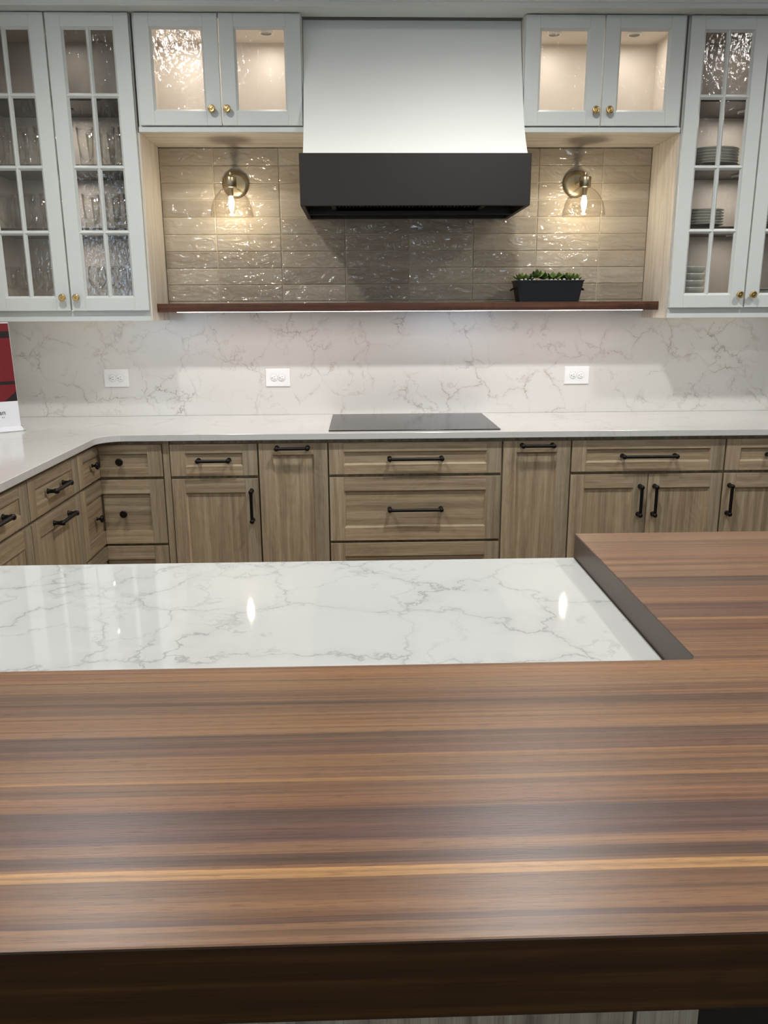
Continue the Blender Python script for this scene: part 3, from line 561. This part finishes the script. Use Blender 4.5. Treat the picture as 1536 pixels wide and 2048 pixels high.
# ------------------------------------------------------------------ niche shelf
t = thing('wall_shelf', (.38, -.12, 1.422), 'long dark walnut shelf below the hood, spanning the tiled niche', 'shelf')
bx('board', SHELFWD, t, -.7875+.0005, 1.5475-.0005, -.2425, -.0112, 1.4225, 1.4605, bevel=.001)
b = MB(); b.box(-.70, 1.475, -.236, -.205, 1.4212, 1.4224); b.build('led_strip', LEDM, t)
def text(name, body, size, mtl, parent, loc, rot, ext=.0003, align='CENTER'):
    cu = bpy.data.curves.new(name, 'FONT'); cu.body = body; cu.size = size; cu.extrude = ext; cu.align_x = align
    tmp = bpy.data.objects.new(name+'_tmp', cu); COL.objects.link(tmp); bpy.context.view_layer.update()
    me = bpy.data.meshes.new_from_object(tmp.evaluated_get(bpy.context.evaluated_depsgraph_get())); bpy.data.objects.remove(tmp); bpy.data.curves.remove(cu)
    me.name = name; me.materials.clear(); me.materials.append(mtl)
    o = bpy.data.objects.new(name, me); COL.objects.link(o); o.parent = parent; o.location = Vector(loc)-ORG[parent.name] if parent.name in ORG else loc; o.rotation_euler = rot
    return o
ENG = simple('engraving', s2l((40, 20, 13)), .6)
text('engraved_name', 'GROTHOUSE', .0245, ENG, t, (1.4355, -.2428, 1.4325), (math.pi/2, 0, 0))
# ------------------------------------------------------------------ sconces
def sconce(x, z, xs, label):
    t = thing('wall_sconce', (x, -.011, z), label, 'wall lamp', 'glass wall sconces')
    b = MB(); b.lathe([(.061, 0), (.0615, .010), (.058, .016), (.040, .0185), (0, .0185)], (x, -.0112, z), (0, -1, 0), 40); b.build('backplate', BRONZE, t)
    b = MB(); b.tube((x, -.028, z), (xs, -.18, z), .008, seg=14); b.build('arm', BRONZE, t)
    b = MB(); o = (xs, -.18, -.0045)
    b.lathe([(0, 2.041), (.006, 2.040), (.0075, 2.036), (.0065, 2.022), (.010, 2.020), (.026, 2.019), (.0275, 2.016), (.0275, 1.976), (.0255, 1.973), (0, 1.973)], o, seg=28); b.build('socket', BRONZE, t)
    b = MB()
    pr = [(.026, 1.974), (.034, 1.970), (.050, 1.960), (.066, 1.944), (.079, 1.924), (.088, 1.902), (.094, 1.880), (.0985, 1.850)]
    b.lathe(pr+[(r_-.0022, h) for r_, h in pr[::-1]], o, seg=48); b.build('glass_shade', SHADEG, t)
    b = MB(); b.lathe([(.011, 1.973), (.011, 1.945), (.0085, 1.943), (.0085, 1.938)], o, seg=16); b.build('lamp_holder', BRONZE, t)
    b = MB(); b.lathe([(.007, 1.938), (.010, 1.925), (.0122, 1.912), (.012, 1.898), (.009, 1.882), (.004, 1.868), (0, 1.862)], o, seg=20); b.build('bulb', BULBM, t)
sconce(-.433, 2.005, -.433, 'brass wall lamp with a clear glass bell shade, left of the hood')
sconce(1.1865, 2.005, 1.1865, 'brass wall lamp with a clear glass bell shade, right of the hood above the planter')
# ------------------------------------------------------------------ planter
PXc, PYc = 1.045, -.125
t = thing('planter', (PXc, PYc, 1.461), 'long dark metal trough planter standing on the right end of the walnut shelf', 'planter')
b = MB(); Z0p, Z1p = 1.4612, 1.560; hb, ht = (.140, .052), (.158, .062)
def ring(h, z): return [(PXc-h[0], PYc-h[1], z), (PXc+h[0], PYc-h[1], z), (PXc+h[0], PYc+h[1], z), (PXc-h[0], PYc+h[1], z)]
b.grid([ring(hb, Z0p), ring(ht, Z1p-.006), ring((ht[0]+.003, ht[1]+.003), Z1p-.006), ring((ht[0]+.003, ht[1]+.003), Z1p), ring((ht[0]-.002, ht[1]-.002), Z1p), ring((hb[0]-.002, hb[1]-.002), Z0p+.002)], True, sm=False)
b.poly(ring(hb, Z0p)[::-1]); b.poly(ring((hb[0]-.002, hb[1]-.002), Z0p+.002)); b.build('trough', TUB, t)
bx('soil', SOIL, t, PXc-.150, PXc+.150, PYc-.055, PYc+.055, 1.52, 1.548)
for s in (-1, 1):
    b = MB(); p = [(PXc+s*(.148), -.024), (PXc+s*(.168), -.02), (PXc+s*(.176), 0), (PXc+s*(.168), .02), (PXc+s*(.148), .024)]
    for i in range(4): b.tube((p[i][0], PYc+p[i][1], 1.530-(abs(p[i][0]-PXc)-.148)*.5), (p[i+1][0], PYc+p[i+1][1], 1.530-(abs(p[i+1][0]-PXc)-.148)*.5), .0035, seg=8)
    b.build('handle', TUB, t)
def leaf(b, c, az, el, L_, w, mi):
    d = Vector((math.cos(az)*math.cos(el), math.sin(az)*math.cos(el), math.sin(el))); s_ = Vector((-math.sin(az), math.cos(az), 0)); n = d.cross(s_)*-1
    rows = []
    for i in range(7):
        u = i/6; ww = w*math.sin(math.pi*min(1, u*.86+.14))**.8*(1 if i < 6 else .1); th = ww*.35
        cc = Vector(c)+d*L_*u+n*(-.25*L_*u*u+ .12*L_*u)
        rows.append([cc+s_*ww*math.cos(a)+n*th*math.sin(a)*(1 if math.sin(a) < 0 else .3) for a in [k*math.pi/4 for k in range(8)]])
    b.grid(rows, True, mi)
sx_ = [-.132, -.095, -.058, -.018, .022, .062, .098, .132]
for i, dx in enumerate(sx_):
    b = MB(); hgt = [.004, 0, .016, .010, .004, .006, .004, 0][i]
    for j in range(11):
        ring_ = j//4; el = (.35, .75, 1.2)[min(ring_, 2)]
        leaf(b, (PXc+dx, PYc+[-.018, .012][i % 2], 1.556+hgt), j*2.4+i, el, random.uniform(.040, .052)*(1-.1*ring_), random.uniform(.0115, .015), j % 3 == 0)
    b.build('succulent', [LEAF, LEAFD], t)
b = MB()
for i in range(14):
    x = PXc-.135+i*.0205; y = PYc-random.uniform(.036, .05); z = 1.556+random.uniform(0, .008); a = random.uniform(.006, .010)
    pb = MB(); pb.lathe([(a*math.sin(k*math.pi/6), -a*.75*math.cos(k*math.pi/6)) for k in range(7)], (x, y, z), (random.uniform(-.4, .4), random.uniform(-.4, .4), 1), 10)
    tag(pb.build('pebble', PEB, None, 0, (x, y, z-a*.75)), 'small pale pebble among the succulents in the shelf planter', 'pebble', 'pebbles in the planter')
# ------------------------------------------------------------------ island
t = thing('island_countertop', (.3, -3.2, .8928), 'thick striped walnut butcher block island top filling the foreground', 'countertop')
YB = -3.1005; rr = .010
arcp = [(.5915-rr+rr*math.sin(a), YB+rr-rr*math.cos(a)) for a in [math.radians(90*i/5) for i in range(6)]]
pts = [(-1.75, -3.5865), (2.3, -3.5865), (2.3, -2.470), (.5915, -2.470), (.5915, YB+rr)]
pts += [(.5915+ (rr*0), YB+rr)][:0] + [(.5915-rr*(1-math.cos(a)), YB+rr-rr*math.sin(a)+0) for a in [math.radians(90*i/5) for i in range(1, 6)]] + [(-1.75, YB)]
b = MB(); b.prism(pts, .8928, .9648)
for i, f in enumerate(b.f):      # cut ends of the staves show dark end grain
    if len(f) == 4 and abs(b.v[f[0]].x-b.v[f[1]].x) < 1e-4: b.mi[i] = 1
    if len(f) == 4 and all(abs(b.v[k].y+3.5865) < 1e-4 for k in f): b.mi[i] = 2  # front edge face takes the walnut with painted shade
b.build('butcher_block', [WALNUT, ENDGR, EDGESHADE], t, .0022)
b = MB(); b.box(-1.75, .5905, -3.0995, -2.4775, .884, .914, off=False)
tag(b.build('quartz_island_slab', QTOP, None, .0015, (-.5, -2.8, .884)), 'polished white quartz slab with grey veins set into the island behind the butcher block', 'countertop')
t = thing('island_cabinet', (-.5, -3.0, 0), 'grey oak island base under the butcher block, seen at the bottom right', 'cabinet')
bx('body', GREYOAK, t, -1.7, .49, -3.38, -2.52, .08, .883, g='z')
b = MB(); b.box(-1.7, .424, -3.401, -3.3805, .08, .892, g='z'); b.build('front_panel', GREYOAK, t, .001)
b = MB(); b.box(.428, .4945, -3.401, -3.3805, .08, .892, g='z'); b.build('end_stile', GREYOAK, t, .001)
t = thing('undercounter_block', (1.3, -3.0, 0), 'plain black recessed block under the right end of the wooden island top', 'cabinet')
bx('body', BLACKP, t, .4955, 2.1, -3.36, -2.55, 0, .892, bevel=.002)  # plain black block closing the space right of the island base
# ------------------------------------------------------------------ display sign
t = thing('display_sign', (-1.478, -.548, .9142), 'tabletop banner sign with a red picture and white footer, cut by the left photo edge', 'sign')
ORG[t.name] = Vector((0, 0, 0)); t.rotation_euler = (0, 0, math.radians(35)); lean = math.radians(3)
w = .128; Hs = .458
def sp(x, u, d=0): return (x, u*math.sin(lean)-d*math.cos(lean), .012+u*math.cos(lean)+0)
def sheet(name, x0, x1, u0, u1, d0, d1, m, par=t):
    b = MB(); c = [sp(x, u, d) for d in (d0, d1) for u in (u0, u1) for x in (x0, x1)]
    n = len(b.v); b.v += [Vector(p) for p in c]
    for q in ((0, 2, 3, 1), (4, 5, 7, 6), (0, 1, 5, 4), (2, 6, 7, 3), (0, 4, 6, 2), (1, 3, 7, 5)): b.f.append(list(q)); b.uv.append([(0, 0)]*4); b.mi.append(0); b.sm.append(False)
    return b.build(name, m, par)
pn = sheet('panel', -w, w, .006, Hs, 0, .002, SIGNW)
sheet('picture', -w+.001, w-.001, .119, Hs-.004, .002, .0026, REDP, pn)
for nm, a in (('dark_band', (-w+.001, w-.001, .392, .420)), ('dark_band', (.045, w-.001, .192, .206))): sheet(nm, *a, .0026, .0030, DARKP, pn)
sheet('red_block', -w+.001, .045, .190, .226, .0026, .0030, REDD, pn)
b = MB(); b.v += [Vector(sp(*q)) for q in ((.075, .120, .0031), (w-.001, .120, .0031), (w-.001, .162, .0031))]; b.f.append([0, 1, 2]); b.uv.append([(0, 0)]*3); b.mi.append(0); b.sm.append(False); b.build('dark_corner', DARKP, pn)
ORG[pn.name] = Vector((0, 0, 0))
text('lettering', 'an', .030, NAVY, pn, sp(.072, .062, .003), (math.pi/2-lean, 0, 0), .0002, 'RIGHT')
text('small_lettering', 'n s', .010, NAVY, pn, sp(.066, .048, .003), (math.pi/2-lean, 0, 0), .0002, 'RIGHT')
b = MB(); pf = [(-.030, 0), (-.034, .004), (-.026, .012), (-.008, .020), (.010, .020), (.026, .010), (.030, 0)]
b.grid([[(x, y, z) for y, z in pf] for x in (-w-.004, w+.004)], True, sm=False); b.build('base', SIGNW, t)
b = MB(); pf2 = [(y*1.05, z*1.1) for y, z in pf]
b.grid([[(x, y, z) for y, z in pf2] for x in (w+.004, w+.010)], True, sm=False); b.poly([(w+.010, y, z) for y, z in pf2]); b.build('end_cap', ALU, t)
# ------------------------------------------------------------------ glassware
def proto(name, prof, m, seg=20):
    b = MB(); b.lathe(prof, seg=seg); return b.build(name, m)
def shell(out, t=.0022, floor_=.008):
    inn = [(max(0, r_-t), h) for r_, h in out if h > floor_]
    return [(0, 0)]+out+inn[::-1]+[(0, floor_)]
tumb = shell([(.026, 0), (.0275, .002), (.030, .05), (.034, .11), (.0375, .165)], .002, .010)
pint = shell([(.029, 0), (.031, .003), (.033, .05), (.036, .10), (.039, .150)], .002, .012)
wine = [(0, 0), (.034, 0), (.034, .002), (.006, .006), (.004, .012), (.004, .068), (.008, .074), (.022, .084), (.036, .102), (.041, .125), (.040, .150), (.036, .178), (.0345, .178), (.0385, .150), (.0395, .125), (.0345, .103), (.020, .0865), (0, .077)]
ords = ('leftmost', 'second from left', 'third from left', 'third from right', 'second from right', 'rightmost')
def place(src, used, loc, label, cat, group):
    if not used: o = src
    else: o = src.copy(); COL.objects.link(o)
    o.location = loc; tag(o, label, cat, group); return o
XS = (-1.43, -1.335, -1.235, -1.05, -.957, -.868)
for nm, pr, z, word, row, grp in (('tumbler', tumb, 2.0445, 'tall clear tumbler', 'upper glass row', 'tall tumblers on the upper shelf'),
                             ('pint_glass', pint, 1.7845, 'clear pint glass', 'middle glass row', 'pint glasses on the middle shelf'),
                             ('wine_glass', wine, 1.448, 'clear stemmed wine glass', 'bottom row', 'wine glasses on the cabinet floor')):
    src = proto(nm, pr, DRINKG); used = False
    for k, y in enumerate((-.235, -.105)):
        for i, x in enumerate(XS):
            place(src, used, (x, y, z), '%s, left cabinet %s, %s of its %s' % (word, row, ords[i], ('front line', 'back line')[k]), 'glass', grp); used = True
# plates
plate = [(0, 0), (.062, 0), (.066, .003), (.098, .012), (.118, .017), (.1185, .0195), (.098, .0155), (.064, .0055), (0, .004)]
bowl = [(0, 0), (.036, 0), (.040, .004), (.066, .020), (.078, .038), (.080, .044), (.0775, .044), (.0755, .038), (.063, .022), (.038, .0065), (0, .006)]
lvl = ('lowest of stack', 'second from bottom', 'third from bottom', 'fourth from bottom', 'fifth from bottom', 'sixth from bottom', 'topmost')
def stack(nm, prof, x, y, z, n, step, m, word, where, grp):
    src = proto(nm, prof, m, 36)
    for k in range(n):
        place(src, k > 0, (x, y, z+k*step), '%s %s, %s' % (word, where, lvl[-1] if k == n-1 else lvl[k]), 'bowl' if 'bowl' in nm else 'plate', grp)
stack('dinner_plate', plate, 1.765, -.17, 2.0445, 6, .0125, GREYCER, 'grey-green plate', 'on the upper shelf, right glass cabinet', 'plates stacked on the upper shelf')
stack('side_plate', [(a*.86, h) for a, h in plate], 1.735, -.18, 1.7845, 6, .0125, GREYCER, 'celadon plate', 'on the middle shelf, right glass cabinet', 'plates stacked on the middle shelf')
stack('serving_bowl', bowl, 1.692, -.20, 1.448, 5, .031, CERAM, 'white bowl', 'on the floor of the right glass cabinet', 'white bowls on the cabinet floor')
stack('dinner_plate', plate, 2.09, -.18, 1.7845, 5, .0115, GREYCER, 'grey-green plate', 'on the middle shelf behind the far right door', 'plates behind the far right door, middle shelf')
stack('dinner_plate', plate, 2.10, -.18, 1.448, 5, .0125, GREYCER, 'grey-green plate', 'on the lowest shelf behind the far right door', 'plates behind the far right door, cabinet floor')
